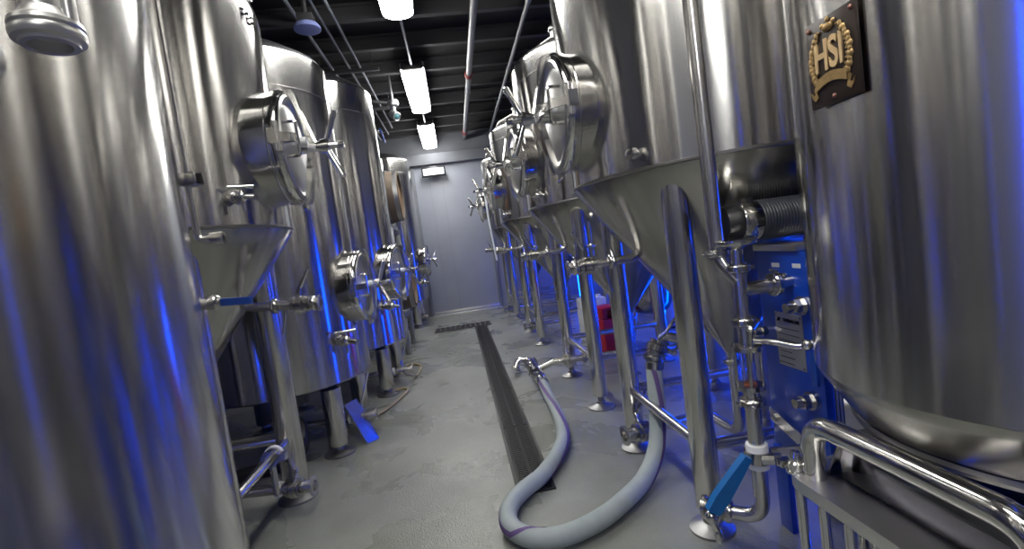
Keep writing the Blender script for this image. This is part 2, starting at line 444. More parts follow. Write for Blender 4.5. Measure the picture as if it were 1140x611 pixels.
def bypass(par, p, z0, z1):
    """small upright loop with a cock, clipped on a leg"""
    x, y = p; mb = MB(); mb.tube([(x, y, z0), (x, y, z1)], .009, 10)
    mb.ball((x, y, z0+.055), .017, 10); mb.cyl((x-.03, y, z0+.055), (x+.03, y, z0+.055), .009, 10)
    b = mb.build('bypass_pipe', PIPE, par)
    h = MB(); h.box((x-.045, y, z0+.055), (.045, .012, .018), None, .003); h.build('cock_handle', BLEV, b)

def drain_valve(par, p0, p1, r=.022, ldir=UP, out=True, lmat=None, ll=.13):
    p0 = V(p0); p1 = V(p1); d = (p1-p0).normalized(); L = (p1-p0).length
    mb = MB(); mb.tube([p0, p1 - d*.02], r, 16)
    open_end(mb, p1, d, r*1.2, .035)
    o = mb.build('drain_pipe', PIPE, par)
    butterfly(o, p1 - d*.085, d, r*1.15, ldir, ll, lmat or POL, -.55)
    g = MB(); g.lathe([(r, -.008), (r*1.45, -.008), (r*1.45, .008), (r, .008)], p1 - d*.15, d, 18); g.build('gasket', WHITE, o)
    return o

G1 = 'conical fermenters in the right row'
def legs4(fx, y0, y1, bx): return [(fx, y0), (fx, y1), (bx, y1), (bx, y0)]
# --- right row
R1, zc1 = fermenter('conical_fermenter', 'largest conical steel fermenter of the right row, nearest, beside the black ribbed duct', 1.01, 1.73, -1, .532, 1.17, 2.42, 1.43, .03,
                    legs4(.69, 1.41, 2.05, 1.33), .0415, .070, G1, spin=10, hside=1, seam=0)
R2, zc2 = fermenter('conical_fermenter', 'second conical steel fermenter of the right row, behind the nearest one, above the hose coupling', 1.05, 2.965, -1, .556, 1.19, 2.07, 1.48, .06,
                    legs4(.70, 2.61, 3.31, 1.40), .0415, .075, G1, spin=22, hside=1)
R3, zc3 = fermenter('conical_fermenter', 'third conical steel fermenter of the right row, beyond the red jug', 1.05, 4.82, -1, .556, 1.22, 2.13, 1.56, .0,
                    legs4(.70, 4.47, 5.17, 1.40), .0415, .075, G1, spin=15, hside=1)
R4, zc4 = fermenter('conical_fermenter', 'farthest conical steel fermenter of the right row, next to the grey door', 1.04, 6.52, -1, .55, 1.22, 2.15, 1.56, .0,
                    legs4(.69, 6.17, 6.87, 1.39), .0415, .075, G1, spin=-5, hside=1)
for R, X, Y, z in ((R1, .0, 1.73, .882), (R2, 0, 2.96, .91), (R3, 0, 4.8, .94), (R4, 0, 6.5, .95)):
    racking(R, (.672 if R != R1 else .672, Y, z+.002), (.40, Y, z-.006), (.035, 0, .06))
for R, y in ((R1, 2.075), (R2, 3.33), (R3, 5.2)):
    pass
bypass(R2, (.742, 2.56), .87, 1.06); bypass(R3, (.742, 4.42), .88, 1.06)
# drain valves by the legs
drain_valve(R1, (1.01, 1.99, .125), (.595, 1.915, .125), ldir=(.15, .5, .8))
e = MB(); e.tube([(1.01, 1.73, zc1-.07), (1.01, 1.73, .13), (1.01, 1.99, .125)], .022, 14, .08); e.build('outlet_elbow', PIPE, R1)
drain_valve(R3, (1.05, 5.0, .11), (.60, 4.9, .11), ldir=(.2, .5, .8)); e = MB(); e.tube([(1.05, 4.82, zc3-.07), (1.05, 4.82, .12), (1.05, 5.0, .11)], .022, 14, .08); e.build('outlet_elbow', PIPE, R3)
drain_valve(R4, (1.04, 6.6, .11), (.55, 6.45, .11), ldir=(.2, .5, .8)); e = MB(); e.tube([(1.04, 6.52, zc4-.07), (1.04, 6.52, .12), (1.04, 6.6, .11)], .022, 14, .05); e.build('outlet_elbow', PIPE, R4)
e = MB(); e.tube([(1.05, 2.965, zc2-.07), (1.05, 2.965, .14), (1.05, 3.18, .14), (.56, 3.24, .14)], .022, 14, .08); dp = e.build('drain_pipe', PIPE, R2)
butterfly(dp, (.66, 3.228, .14), (-1, .12, 0), .025, (.35, .3, .85), .14, POL, .2)
clamp_part(dp, (.78, 3.213, .14), (-1, .12, 0), .024, (0, -1, .2))
# sample port on nearest fermenter
sp = MB(); n = (V((.585, 1.405, 0))-V((1.01, 1.73, 0))).normalized(); q = V((1.01, 1.73, 1.215)) + n*.525
sp.cyl(q, q+n*.035, .010, 12); sp.lathe([(.010, .03), (.019, .034), (.019, .05), (.013, .052), (.011, .05), (.011, .03)], q, n, 18)
sp.build('sample_port', POL, R1)
for T, X, Y, r, z, dy in ((R2, 1.05, 2.965, .556, 1.25, -.22), (R3, 1.05, 4.82, .556, 1.28, -.2)):
    n = V((-math.cos(.42), -math.sin(.42), 0)); sample_valve(T, V((X, Y, z)) + n*r, n, .06)

# --- left row
FE, zcf = fermenter('conical_fermenter', 'conical steel fermenter of the left row with lettering near its top and an open aisle hatch', -1.12, 1.885, 1, .505, 1.175, 2.11, 1.46, -.02,
                    legs4(-.849, 2.189, 1.58, -1.39)[:0] + [(-.849, 1.58), (-.849, 2.189), (-1.39, 2.189), (-1.39, 1.58)], .055, .086, None, spin=5, hside=-1, kn=.14, seam=0, mw=.207, hout=.03)
FE['label'] = 'conical steel fermenter of the left row with dark lettering near its top'
racking(FE, (-.80, 1.885, .893), (-.535, 1.885, .873), (-.05, 0, .07), r=.017)
n = V((math.cos(.52), -math.sin(.52), 0)); sample_valve(FE, V((-1.12, 1.885, 1.262)) + n*.505, n, .085, 1.0)
drain_valve(FE, (-1.12, 2.1, .11), (-.725, 2.05, .10), ldir=(.1, .4, .9))
e = MB(); e.tube([(-1.12, 1.885, zcf-.07), (-1.12, 1.885, .12), (-1.12, 2.1, .11)], .022, 14, .08); e.build('outlet_elbow', PIPE, FE)
cl = MB()
for yy in (1.98,):
    cl.lathe([(.02, -.02), (.034, -.02), (.034, .02), (.02, .02)], (-.849, yy, .275), (0, 1, 0), 18); cl.cyl((-.849, yy, .25), (-.849, yy, .12), .013, 10); cl.box((-.849+.045, yy, .275), (.03, .03, .03))
cl.build('pipe_clamp', CAST, FE)
g = MB(); g.lathe([(.019, -.008), (.038, -.008), (.038, .008), (.019, .008)], (-.849, 2.01, .275), (0, 1, 0), 18); g.build('gasket', WHITE, FE)
# lettering wrapped round the shell
for i, ch in enumerate('FER'):
    ang = -.125 + i*.072
    nn = V((math.cos(ang), math.sin(ang), 0)); p = V((-1.12, 1.885, 1.925)) + nn*.5075
    text_mesh(ch, 'letter', INK, .062, p, UP.cross(nn), UP, FE, .002)

def flat_tank(label, X, Y, r, zb, zt, zh, beta, legs, group, spin=10, sv=None, dome=.14, deep=0.0):
    root = thing('flat_bottom_tank', label, 'tank', (X, Y, 0), group)
    mb = MB(); pr = [(0, zb-.05), (r*.5, zb-.042), (r*.86, zb-.02), (r-.012, zb-.004), (r, zb+.006)] + shell_prof(r, zb+.012, zt, 0, .2, .015)[1:]
    mb.lathe(pr, (X, Y, 0), UP, 192); mb.wavy(X, Y, int(Y*100)); mb.build('shell', TANK, root)
    rt, z1 = pr[-1]
    d = MB(); d.lathe([(rt, z1), (rt*.98, z1+.02), (rt*.75, z1+dome*.6), (rt*.4, z1+dome*.92), (.08, z1+dome), (.08, z1+dome+.06), (.1, z1+dome+.07), (0, z1+dome+.08)], (X, Y, 0), UP, 96)
    d.build('domed_top', SHADEST, root)
    n = V((math.cos(beta), -math.sin(beta), 0))
    manway(root, V((X, Y, zh)) + n*(r-.004), n, side=-1, spin=spin, R=.205, bow=.10)
    for lx, ly in legs: leg(root, lx, ly, zb - .015, .052, .082, .05)
    if sv:
        az, z = sv; n = V((math.cos(az), -math.sin(az), 0)); sample_valve(root, V((X, Y, z)) + n*r, n, .115, 1.5)
    return root
G2 = 'flat bottomed tanks in the left row'
def lg(X, Y, s): return [(X+s, Y-s), (X+s, Y+s), (X-s, Y+s), (X-s, Y-s)]
L2 = flat_tank('flat-bottomed steel tank behind the lettered fermenter, with a metal plate leaning at its foot', -1.077, 2.93, .47, .375, 2.15, .875, .11, lg(-1.077, 2.93, .31), G2, 5, (.62, .605))
L3 = flat_tank('flat-bottomed steel tank between the barrels and the tank with the leaning plate', -.957, 3.92, .47, .367, 2.31, .905, .27, lg(-.957, 3.92, .31), G2, 20, (.62, .66))
L4 = flat_tank('farthest flat-bottomed steel tank of the left row, beside the grey door', -.981, 7.08, .5, .37, 2.37, .92, .08, lg(-.981, 7.08, .33), G2, -15, (.5, .62))
# second seam line, pressure cock with blue lever on the tank before the barrels
bc = MB(); bc.cyl((-.55, 4.12, 2.08), (-.50, 4.16, 2.08), .014, 10); bc.ball((-.495, 4.16, 2.08), .02, 10)
ck = bc.build('pressure_cock', POL, L3)
h = MB(); h.strip([(-.485, 4.16, 2.10), (-.47, 4.16, 2.08), (-.455, 4.17, 1.98)], (0, 1, 0), .022, .01); h.build('cock_handle', BLEV, ck)
# outlet valves near the floor
for T, X, Y in ((L2, -1.077, 2.93), (L3, -.957, 3.92), (L4, -.981, 7.08)):
    dv = drain_valve(T, (X, Y-.14, .13), (X+.50 if T != L4 else -.52, Y-.16, .13), r=.021, ldir=(.75, .1, .55), ll=.2)
    e = MB(); e.tube([(X, Y, .345), (X, Y, .13), (X, Y-.14, .13)], .018, 12, .06); e.build('outlet_elbow', PIPE, T)

# --- near left vessel
LN = thing('cylindrical_vessel', 'large plain steel vessel filling the left edge, with a thin gauge tube on its side', 'tank', (-.775, .6, 0))
mb = MB(); pr = [(0, .36), (.3, .37), (.405, .40), (.42, .43)] + [(.42, .43 + i*.16) for i in range(1, 14)] + [(.41, 2.56), (.3, 2.62), (0, 2.66)]
mb.lathe(pr, (-.775, .6, 0), UP, 224); mb.wavy(-.775, .6, 3); mb.build('shell', TANK, LN)
for x, y in ((-.5, .33), (-.5, .87), (-1.05, .87), (-1.05, .33)): leg(LN, x, y, .42, .045, .075)
gt = MB(); gx, gy = -.443, .9
gt.tube([(gx-.002, gy, 2.3), (gx, gy, 1.08), (gx+.04, gy, 1.078)], .006, 10, .012)
gt.lathe([(.006, 0), (.012, 0), (.012, .02), (.006, .02)], (gx+.022, gy, 1.078), (1, 0, 0), 12)
gl = gt.build('gauge_tube', PIPE, LN)
b = MB(); b.box((gx+.004, gy, 1.185), (.03, .03, .022), None, .003); b.cyl((gx-.05, gy, 1.185), (gx, gy, 1.185), .007, 8); b.build('tube_bracket', CAST, gl)
b = MB(); b.cyl((gx+.018, gy, 1.194), (gx+.018, gy, 1.176), .008, 10); b.build('bracket_bolt', RUB, gl)
cv = MB(); cv.cyl((-.50, .885, .966), (-.43, .9, .966), .010, 10); cv.ball((-.435, .9, .966), .015, 10)
co = cv.build('gauge_cock', CAST, LN); h = MB(); h.strip([(-.425, .9, .966), (-.40, .9, .964), (-.372, .9, .962)], UP, .013, .010); h.build('cock_handle', BLEV, co)
# tube with clamped end hanging in front of it
SP = thing('spray_pipe', 'vertical pipe with clamped flange end hanging in front of the left edge vessel', 'pipe', (-.325, .474, 1.2))
mb = MB(); mb.cyl((-.325, .474, 1.236), (-.325, .474, 2.89), .0165, 20); mb.build('pipe', SATIN, SP)
mb = MB(); mb.lathe([(.0165, .018), (.020, .011), (.0255, .007), (.0265, .003), (.025, .001), (.0265, -.001), (.0265, -.005), (.0255, -.008), (.021, -.009), (.0205, -.012), (.0155, -.012), (.0155, .018)], (-.325, .474, 1.238), UP, 40)
mb.build('flange', SATIN, SP)
mb = MB(); mb.cyl((-.305, .474, 1.238), (-.302, .474, 2.89), .0055, 12); mb.build('signal_rod', SATIN, SP)

# --- near right vessel with the plaque
RNx, RNy = 1.10, .758
RN = thing('brewing_vessel', 'large steel vessel at the right edge carrying a dark plaque with gold crest', 'tank', (RNx, RNy, 0))
mb = MB(); mb.lathe([(.40, .64)] + [(.40, .64 + i*.15) for i in range(1, 14)] + [(.38, 2.62), (.25, 2.68), (0, 2.7)], (RNx, RNy, 0), UP, 224); mb.wavy(RNx, RNy, 8); mb.build('shell', TANK, RN)
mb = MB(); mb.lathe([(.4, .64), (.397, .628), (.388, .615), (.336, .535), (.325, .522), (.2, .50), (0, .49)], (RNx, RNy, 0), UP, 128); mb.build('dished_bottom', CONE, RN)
mb = MB(); mb.lathe([(.329, .515), (.336, .518), (.340, .526), (.338, .535)], (RNx, RNy, 0), UP, 128); mb.build('weld_seam', SEAM, RN)
for x, y in ((.945, 1.045), (1.34, .99), (1.34, .52), (.97, .47)):
    mb = MB(); mb.box((x, y, .30), (.07, .07, .60), None, .004); mb.build('support_post', SATIN, RN)
# plaque
px = .6935
pq = MB(); pq.box((px, .773, 1.2415), (.006, .110, .150), None, .0015); pq = pq.build('plaque', BRZ, RN)
text_mesh('HSI', 'crest_letters', GOLDL, .074, (px-.0045, .778, 1.250), (0, -1, 0), UP, pq, .003, .0016, .62)
for sgn in (1, -1):
    lf = MB()
    for k in range(11):
        t = k/10; a = -.5 + t*2.0
        c = V((px-.0045, .776 + sgn*(.036+.009*math.sin(t*PI)-.010*t*t), 1.212 + t*.078))
        lf.ball(c, .0058, 8, (.45, .8+.5*(k % 2), 1.25))
        lf.ball(c + V((0, -sgn*.005, .004)), .004, 6, (.5, 1.2, .7))
    lf.build('laurel', GOLD, pq)
cr = MB(); cr.ball((px-.004, .776, 1.297), .010, 10, (.4, 1.3, .75)); cr.ball((px-.004, .776, 1.309), .0045, 8, (.5, 1, 1.2))
for s in (-1, 1): cr.ball((px-.004, .776+s*.012, 1.302), .0045, 8, (.5, 1.2, 1.1))
cr.build('crown', GOLD, pq)
rb = MB()
rb.strip([(px-.005, .776+.034-.068*i/8, 1.204 + .009*math.sin(PI*i/8)) for i in range(9)], (0, .0, 1), .017, .003)
for s in (1, -1):
    y = .776 + s*.034
    rb.strip([(px-.004, y, 1.204), (px-.003, y+s*.006, 1.196), (px-.004, y-s*.001, 1.190), (px-.004, y+s*.007, 1.184), (px-.004, y+s*.013, 1.192)], (0, .3*s, 1), .010, .0025)
rb.build('ribbon', GOLD, pq)
for y, z in ((.820, 1.306), (.727, 1.306), (.773, 1.178)):
    b = MB(); b.lathe([(.0042, 0), (.004, .002), (.002, .0035), (0, .004)], (px-.003, y, z), (-1, 0, 0), 12); b.build('rivet', plain('copper rivet', (.28, .13, .10), .4, .6), pq)

# ------------------------------------------------------------------ pump skid under the right vessel
SK = thing('pump_cart', 'polished steel cart with tube handle under the plaque vessel', 'cart', (.8, .8, 0))
TZ = .372
mb = MB()
cor = [(.90, 1.05)] + [(.70+.07-.07*math.sin(k/6*PI/2)+0, 1.05-.07+.07*math.cos(k/6*PI/2)) for k in range(7)] + [(.70, .40), (.90, .40)]
mb.prism([(x, y, TZ-.006) for x, y in cor], (0, 0, .006))
lip = [(.70+.07-.07*math.sin(k/6*PI/2), 1.05-.07+.07*math.cos(k/6*PI/2)) for k in range(7)] + [(.70, .40)]
mb.strip([(.90, 1.05, TZ-.012)] + [(x, y, TZ-.012) for x, y in lip], UP, .03, .005)
mb.build('tray', SATIN, SK)
mb = MB(); mb.tube([(.745, .985, TZ-.01), (.745, .985, .505), (.745, .54, .505), (.745, .54, TZ-.01)], .0245, 22, .085, True, 12)
mb.build('tube_handle', POL, SK)
mb = MB(); mb.box((.840, .71, .425), (.108, .50, .106), None, .006); mb.build('motor_housing', steel('black reflection panel', (.10, .10, .12), .12), SK)  # dark colour stands for the black reflection in the polished panel
mb = MB(); mb.strip([(.80, .98, TZ), (.80, .945, .45), (.80, .93, .47)], (1, 0, 0), .06, .005); mb.build('end_bracket', POL, SK)
for x, y in ((.722, 1.018), (.722, .60)):
    mb = MB(); mb.lathe([(0, 0), (.022, 0), (.022, .006), (.018, .007), (.018, .024), (.014, .028), (.0145, .038), (.010, .05), (0, .054)], (x, y, TZ), UP, 12); mb.build('acorn_nut', POL, SK)
mb = MB(); mb.box((.725, 1.045, TZ+.012), (.05, .016, .018)); mb.cyl((.70, 1.06, TZ+.012), (.68, 1.08, TZ+.008), .012, 6); mb.build('clamp_bolt', CAST, SK)
for x, y in ((.715, 1.0), (.715, .93), (.715, .86), (.715, .79), (.715, .5), (.88, .45), (.88, 1.02)):
    mb = MB(); mb.cyl((x, y, .0), (x, y, TZ-.01), .011, 14); mb.build('post', POL, SK)
mb = MB(); mb.box((.80, .73, .12), (.20, .60, .012), None, .002); mb.build('lower_shelf', POL, SK)

# ------------------------------------------------------------------ heat exchanger
HX = thing('plate_heat_exchanger', 'blue plate heat exchanger with nameplate beside the plaque vessel', 'heat exchanger', (.95, 1.25, 0))
mb = MB(); mb.box((.913, 1.241, .575), (.026, .233, .60), None, .003); mb.build('frame_plate', BLUE, HX)
mb = MB()
for k in range(12): mb.box((.937+.011*k, 1.262, .575), (.007, .185, .56), None, .001)
mb.build('plate_pack', PIPE, HX)
mb = MB(); mb.box((1.078, 1.262, .575), (.026, .19, .60), None, .003); mb.build('pressure_plate', BLUE, HX)
mb = MB(); mb.box((.99, 1.262, .886), (.20, .185, .02), None, .003); mb.build('top_rail', SATIN, HX)
mb = MB(); mb.box((.905, 1.333, .135), (.02, .055, .27), None, .003); mb.build('foot', BLUE, HX)
mb = MB(); mb.box((1.07, 1.333, .135), (.02, .055, .27), None, .003); mb.build('foot', BLUE, HX)
mb = MB(); mb.cyl((.895, 1.333, .22), (.885, 1.333, .22), .014, 6); mb.build('foot_bolt', CAST, HX)
mb = MB(); mb.strip([(.892, 1.352, .372), (.892, 1.12, .30)], UP, .04, .006); mb.cyl((.89, 1.325, .365), (.882, 1.325, .365), .012, 6); mb.build('tie_strap', PIPE, HX)
for y, z in ((1.165, .468), (1.165, .73), (1.345, .63)):
    mb = MB(); s = 1 if y < 1.3 else .55
    mb.cyl((.90, y, z), (.862, y, z), .02*s, 6); mb.cyl((.905, y, z), (.885, y, z), .026*s, 16); mb.cyl((.862, y, z), (.84, y, z), .013*s, 14); mb.build('tie_bolt', CAST, HX)
np_ = MB(); np_.box((.8995, 1.238, .619), (.003, .110, .158), None, .001); npl = np_.build('nameplate', PLATE, HX)
text_mesh('THERMALINE', 'maker_name', INK, .0130, (.8972, 1.226, .676), (0, -1, 0), UP, npl, .0008, .0006, .86)
lo = MB(); 
for k in range(3): lo.box((.8975, 1.281-.004*k, .676+.002*(k % 2)), (.001, .003, .012), Matrix.Rotation(.5, 3, 'X'))
lo.build('maker_mark', INK, npl)
ln = MB()
for k, (w) in enumerate((.085, .085, .08, .085, .05, .06, .055)): ln.box((.8975, 1.283-w/2, .652-.017*k), (.001, w, .0014))
ln.build('printed_lines', INK, npl)
for y, z in ((1.287, .69), (1.189, .69), (1.287, .548), (1.189, .548)):
    b = MB(); b.cyl((.8985, y, z), (.896, y, z), .003, 8); b.build('rivet', POL, npl)
for y in (1.27, 1.185):
    b = MB(); b.box((.8995, y, .835), (.002, .032, .012)); b.build('tag', WHITE, HX)

# ------------------------------------------------------------------ wort pipework in front of the exchanger
WP = thing('wort_pipe', 'vertical steel pipe with sight glass and blue handled valve in front of the blue exchanger', 'pipe', (.74, 1.2, 0))
mb = MB(); mb.tube([(.715, 1.25, 2.88), (.717, 1.25, .875), (.742, 1.2, .815)], .0205, 24, .05); mb.build('riser', PIPE, WP)
c_ = clamp_part(WP, (.717, 1.25, .895), UP, .021, (-1, -.2, 0))
cx, cy = .742, 1.2
mb = MB(); mb.lathe([(.016, .855), (.016, .90), (.024, .908), (.050, .914), (.053, .918), (.053, .926), (.048, .928), (.042, .924), (0, .924)], (cx, cy, 0), UP, 32); mb.build('cup_flange', POL, WP)
mb = MB(); mb.cyl((cx, cy, .66), (cx, cy, .86), .0185, 24); mb.tube([(cx, cy, .79), (cx+.10, cy+.01, .79)], .0185, 20)
mb.build('tee', PIPE, WP)
clamp_part(WP, (cx, cy, .85), UP, .02, (1, -.3, 0)); clamp_part(WP, (cx, cy, .705), UP, .02, (1, -.3, 0))
clamp_part(WP, (cx+.105, cy+.01, .79), (1, .1, 0), .021, (0, -.3, 1))
mb = MB(); mb.cyl((cx+.10, cy+.01, .79), (.903, cy+.02, .79), .0185, 20); mb.build('branch_pipe', PIPE, WP)
nd = MB(); nd.cyl((cx-.004, cy-.03, .695), (cx-.004, cy-.02, .60), .008, 8); nd.ball((cx-.004, cy-.03, .69), .011, 8); nd.build('needle_valve', CAST, WP)
sg = MB(); sg.lathe([(.0185, .53), (.0185, .628), (.0165, .628), (.0165, .53)], (cx, cy, 0), UP, 24, True); sgo = sg.build('sight_glass', GLASS, WP)
mb = MB()
for z in (.632, .524): mb.lathe([(.017, z-.006), (.038, z-.006), (.038, z+.006), (.017, z+.006)], (cx, cy, 0), UP, 24, True)
for k in range(4):
    a = PI/4+k*PI/2+.3; x = cx+.031*math.cos(a); y = cy+.031*math.sin(a); mb.cyl((x, y, .512), (x, y, .646), .0042, 8)
mb.build('glass_cage', CAST, sgo)
mb = MB(); mb.lathe([(.0165, .53), (.0165, .535), (0, .535)], (cx, cy, 0), UP, 20); mb.build('glass_gasket', plain('orange gasket', (.5, .14, .06), .5), sgo)
mb = MB(); mb.tube([(cx, cy, .53), (.740, cy, .147), (.655, cy+.075, .147)], .0205, 24, .055, True, 10); mb.build('downpipe', PIPE, WP)
mb = MB(); mb.cyl((cx, cy, .62), (cx, cy, .665), .0185, 20); mb.build('collar', PIPE, WP)
clamp_part(WP, (cx, cy, .482), UP, .022, (-1, -.35, 0))
mb = MB(); mb.lathe([(.02, .295), (.028, .295), (.029, .30), (.029, .358), (.028, .362), (.02, .362)], (.741, cy, 0), UP, 24); mb.build('white_sleeve', WHITE, WP)
mb = MB(); mb.lathe([(.029, .313), (.034, .313), (.034, .345), (.029, .345)], (.741, cy, 0), UP, 24, True); mb.box((.741+.03, cy-.03, .329), (.03, .02, .026), None, .002); mb.cyl((.741+.02, cy-.05, .329), (.741+.05, cy, .329), .007, 8)
mb.build('support_clamp', CAST, WP)
mb = MB(); mb.strip([(.775, 1.19, .335), (.89, 1.15, .345)], UP, .024, .012); mb.build('support_arm', PIPE, WP)
# butterfly with big blue grip
d = V((-.75, .66, 0)).normalized(); q = V((.645, 1.285, .147))
vb = MB(); vb.lathe([(.019, -.05), (.031, -.046), (.033, -.04), (.033, -.03), (.024, -.026), (.036, -.018), (.038, -.01), (.038, .012), (.026, .02), (.033, .026), (.033, .036), (.02, .04), (0, .041)], q, d, 28)
vb.cyl(q + V((-.02, -.03, .0)), q + V((-.045, -.07, .005)), .013, 12); vbo = vb.build('valve_body', CAST, WP)
hq = V((.598, 1.19, .215))
hb = MB(); hd = (V((.705, 1.165, .37))-hq).normalized()
hb.cyl(hq + V((.012, .055, -.055)), hq, .012, 12)
hb.build('valve_stem', POL, vbo)
mb = MB(); wdv = hd.cross(V((0, 1, 0))).normalized()
mb.strip([hq - hd*.016, hq + hd*.03, hq + hd*.10, hq + hd*.165], wdv, [.038, .044, .034, .022], .022); ho = mb.build('blue_grip', BHAND, vbo)
wn = MB(); w0 = V((.585, 1.195, .185)); wn.ball(w0, .017, 10, (1, 1, 1.1)); wn.cyl(w0, w0 + V((.012, 0, -.04)), .007, 8); wn.ball(w0 + V((.017, 0, -.06)), .012, 10, (1, .6, 1.9)); wn.build('wing_nut', POL, vbo)
# small sampling arm in front of the nameplate
mb = MB(); mb.tube([(cx, cy-.01, .652), (.80, 1.17, .645), (.845, 1.13, .63), (.873, 1.106, .645)], .0095, 12, .02); mb.ball((.858, 1.118, .637), .016, 10); sa = mb.build('sampling_arm', PIPE, WP)
mb = MB(); mb.box((.862, 1.105, .575), (.012, .020, .09), None, .004); mb.build('arm_grip', BLEV, sa)

# ribbed duct
DU = thing('ribbed_duct', 'black ribbed flexible duct with steel band running behind the riser pipe', 'duct', (.95, 1.29, .96))
p0 = V((.783, 1.287, .970)); p1 = V((1.40, 1.222, .966)); d = (p1-p0).normalized(); L = (p1-p0).length
d0 = MB(); pr = []
for k in range(64):
    h = .075+(L-.075)*k/64; pr += [(.0562, h), (.0575, h+.0025), (.0578, h+.0045), (.0575, h+.0065)]
d0.lathe(pr, p0, d, 40); d0.build('flexible_hose', DUCT, DU)
mb = MB(); mb.lathe([(0, -.02), (.047, -.02), (.05, -.015), (.05, .0), (.053, .005), (.053, .02)], p0, d, 36); mb.build('end_cuff', RUB, DU)
mb = MB(); mb.lathe([(.0, .0), (.05, .02), (.057, .022), (.0585, .026), (.0585, .056), (.057, .06), (.054, .08)], p0, d, 40); mb.box(p0 + d*.04 + V((0, -.02, .06)), (.035, .02, .012)); mb.build('hose_clamp', POL, DU)

# ------------------------------------------------------------------ hose on the floor
HO = thing('brewery_hose', 'thick grey hose with purple stripe looping across the floor', 'hose', (.1, 1.6, 0))
R_ = .033; RZ = .041
path = bez([(.432, 2.98, .085), (.432, 2.80, .05), (.425, 2.56, RZ), (.40, 2.29, RZ), (.345, 2.10, RZ), (.232, 1.90, RZ), (.125, 1.79, RZ), (.062, 1.69, RZ), (.052, 1.58, RZ), (.105, 1.495, RZ), (.205, 1.465, RZ), (.345, 1.51, RZ),
            (.475, 1.60, RZ), (.59, 1.70, .05), (.675, 1.775, .12), (.715, 1.82, .25), (.732, 1.85, .38), (.742, 1.855, .43)], 10)
mb = MB(); mb.tube(path, R_, 24); mb.build('tube', HOSE, HO)
st = MB()
m = len(path); u = None; vv = []
tan = [(path[min(i+1, m-1)]-path[max(i-1, 0)]).normalized() for i in range(m)]
rows = []
keys = [(0, 40), (.2, -40), (.3, -80), (.38, -180), (.43, -280), (.5, -330), (.53, -420), (.6, -540), (.70, -600), (.76, -650), (.85, -680), (.95, -730), (1.0, -760)]
def keyed(t):
    for (a, x), (b, y) in zip(keys, keys[1:]):
        if t <= b: return math.radians(x+(y-x)*(t-a)/(b-a))
    return math.radians(keys[-1][1])
for i in range(m):
    u = V((-.1, -.87, .5)); u = (u - tan[i]*u.dot(tan[i])).normalized(); w = tan[i].cross(u); a0 = keyed(i/(m-1))
    rows.append([st.bm.verts.new(path[i] + (u*math.cos(a0+k*.1)+w*math.sin(a0+k*.1))*(R_+.0012)) for k in range(-3, 4)])
for a, b in zip(rows, rows[1:]):
    for k in range(6): st.bm.faces.new((a[k], a[k+1], b[k+1], b[k]))
st.build('stripe', STRIPE, HO)
# couplings
q = V((.742, 1.855, .44)); mb = MB(); mb.lathe([(.0335, -.03), (.036, -.03), (.036, .0), (.03, .004), (.046, .012), (.046, .026), (.028, .03), (.028, .05)], q, (.1, 0, 1), 28)
cp = mb.build('coupling', POL, HO)
butterfly(cp, q + V((.02, .0, .055)), (.45, 0, 1), .026, (.75, -.1, .75), .15, POL, .1)
mb = MB(); mb.tube([q + V((.03, 0, .07)), q + V((.05, -.01, .10)), q + V((.185, -.05, .055))], .022, 14, .04); mb.build('elbow', PIPE, cp)
lv = MB(); a = q + V((.0, .0, .07)); lv.strip([a, a + V((.05, -.03, .05)), a + V((.10, -.04, .11))], (0, 1, 0), .018, .006); lv.build('lever', POL, cp)
q = V((.432, 2.99, .088)); ax = V((0, 1, .0))
mb = MB(); mb.lathe([(.034, -.03), (.036, -.028), (.036, .02), (.024, .024), (.024, .08), (.04, .084), (.04, .10), (.024, .104)], q, ax, 28); mb.build('coupling', POL, HO)
# coupling tee at the drain pipe of the second fermenter
TE = thing('coupling_tee', 'clamped steel tee with small sight glass joining the hose to the drain pipe', 'fitting', (.46, 3.2, 0))
ty = 3.095; tp = V((.432, ty, .088))
mb = MB()
for yy in (.0, .105): mb.lathe([(.015, -.008), (.042, -.008), (.042, .008), (.015, .008)], tp + V((0, yy, 0)), ax, 24, True)
for k in range(4):
    a = PI/4+k*PI/2; o_ = V((.034*math.cos(a), 0, .034*math.sin(a))); mb.cyl(tp+o_-ax*.01, tp+o_+ax*.115, .0045, 8)
mb.build('glass_cage', CAST, TE)
mb = MB(); mb.cyl(tp, tp+ax*.105, .024, 20); mb.build('sight_glass', GLASS, TE)
mb = MB(); mb.tube([tp + ax*.108, tp + ax*.44], .024, 18); mb.tube([tp + ax*.17 , (.575, 3.238, .14)], .020, 16)
mb.build('tee_body', PIPE, TE)
clamp_part(TE, tp+ax*.13, ax, .026, (-1, 0, .3)); clamp_part(TE, tp+ax*.30, ax, .027, (-1, 0, .5)); clamp_part(TE, tp+ax*.40, ax, .027, (1, 0, .5))
mb = MB(); mb.tube([tp+ax*.44, tp + ax*.50, tp + V((-.07, .53, .01)), tp + V((-.10, .49, -.04))], .025, 14, .05); mb.lathe([(.025, 0), (.037, .002), (.037, .014), (.02, .016), (0, .016)], tp + V((-.10, .49, -.04)), (-.5, -.6, -.8), 18); mb.build('bend', POL, TE)

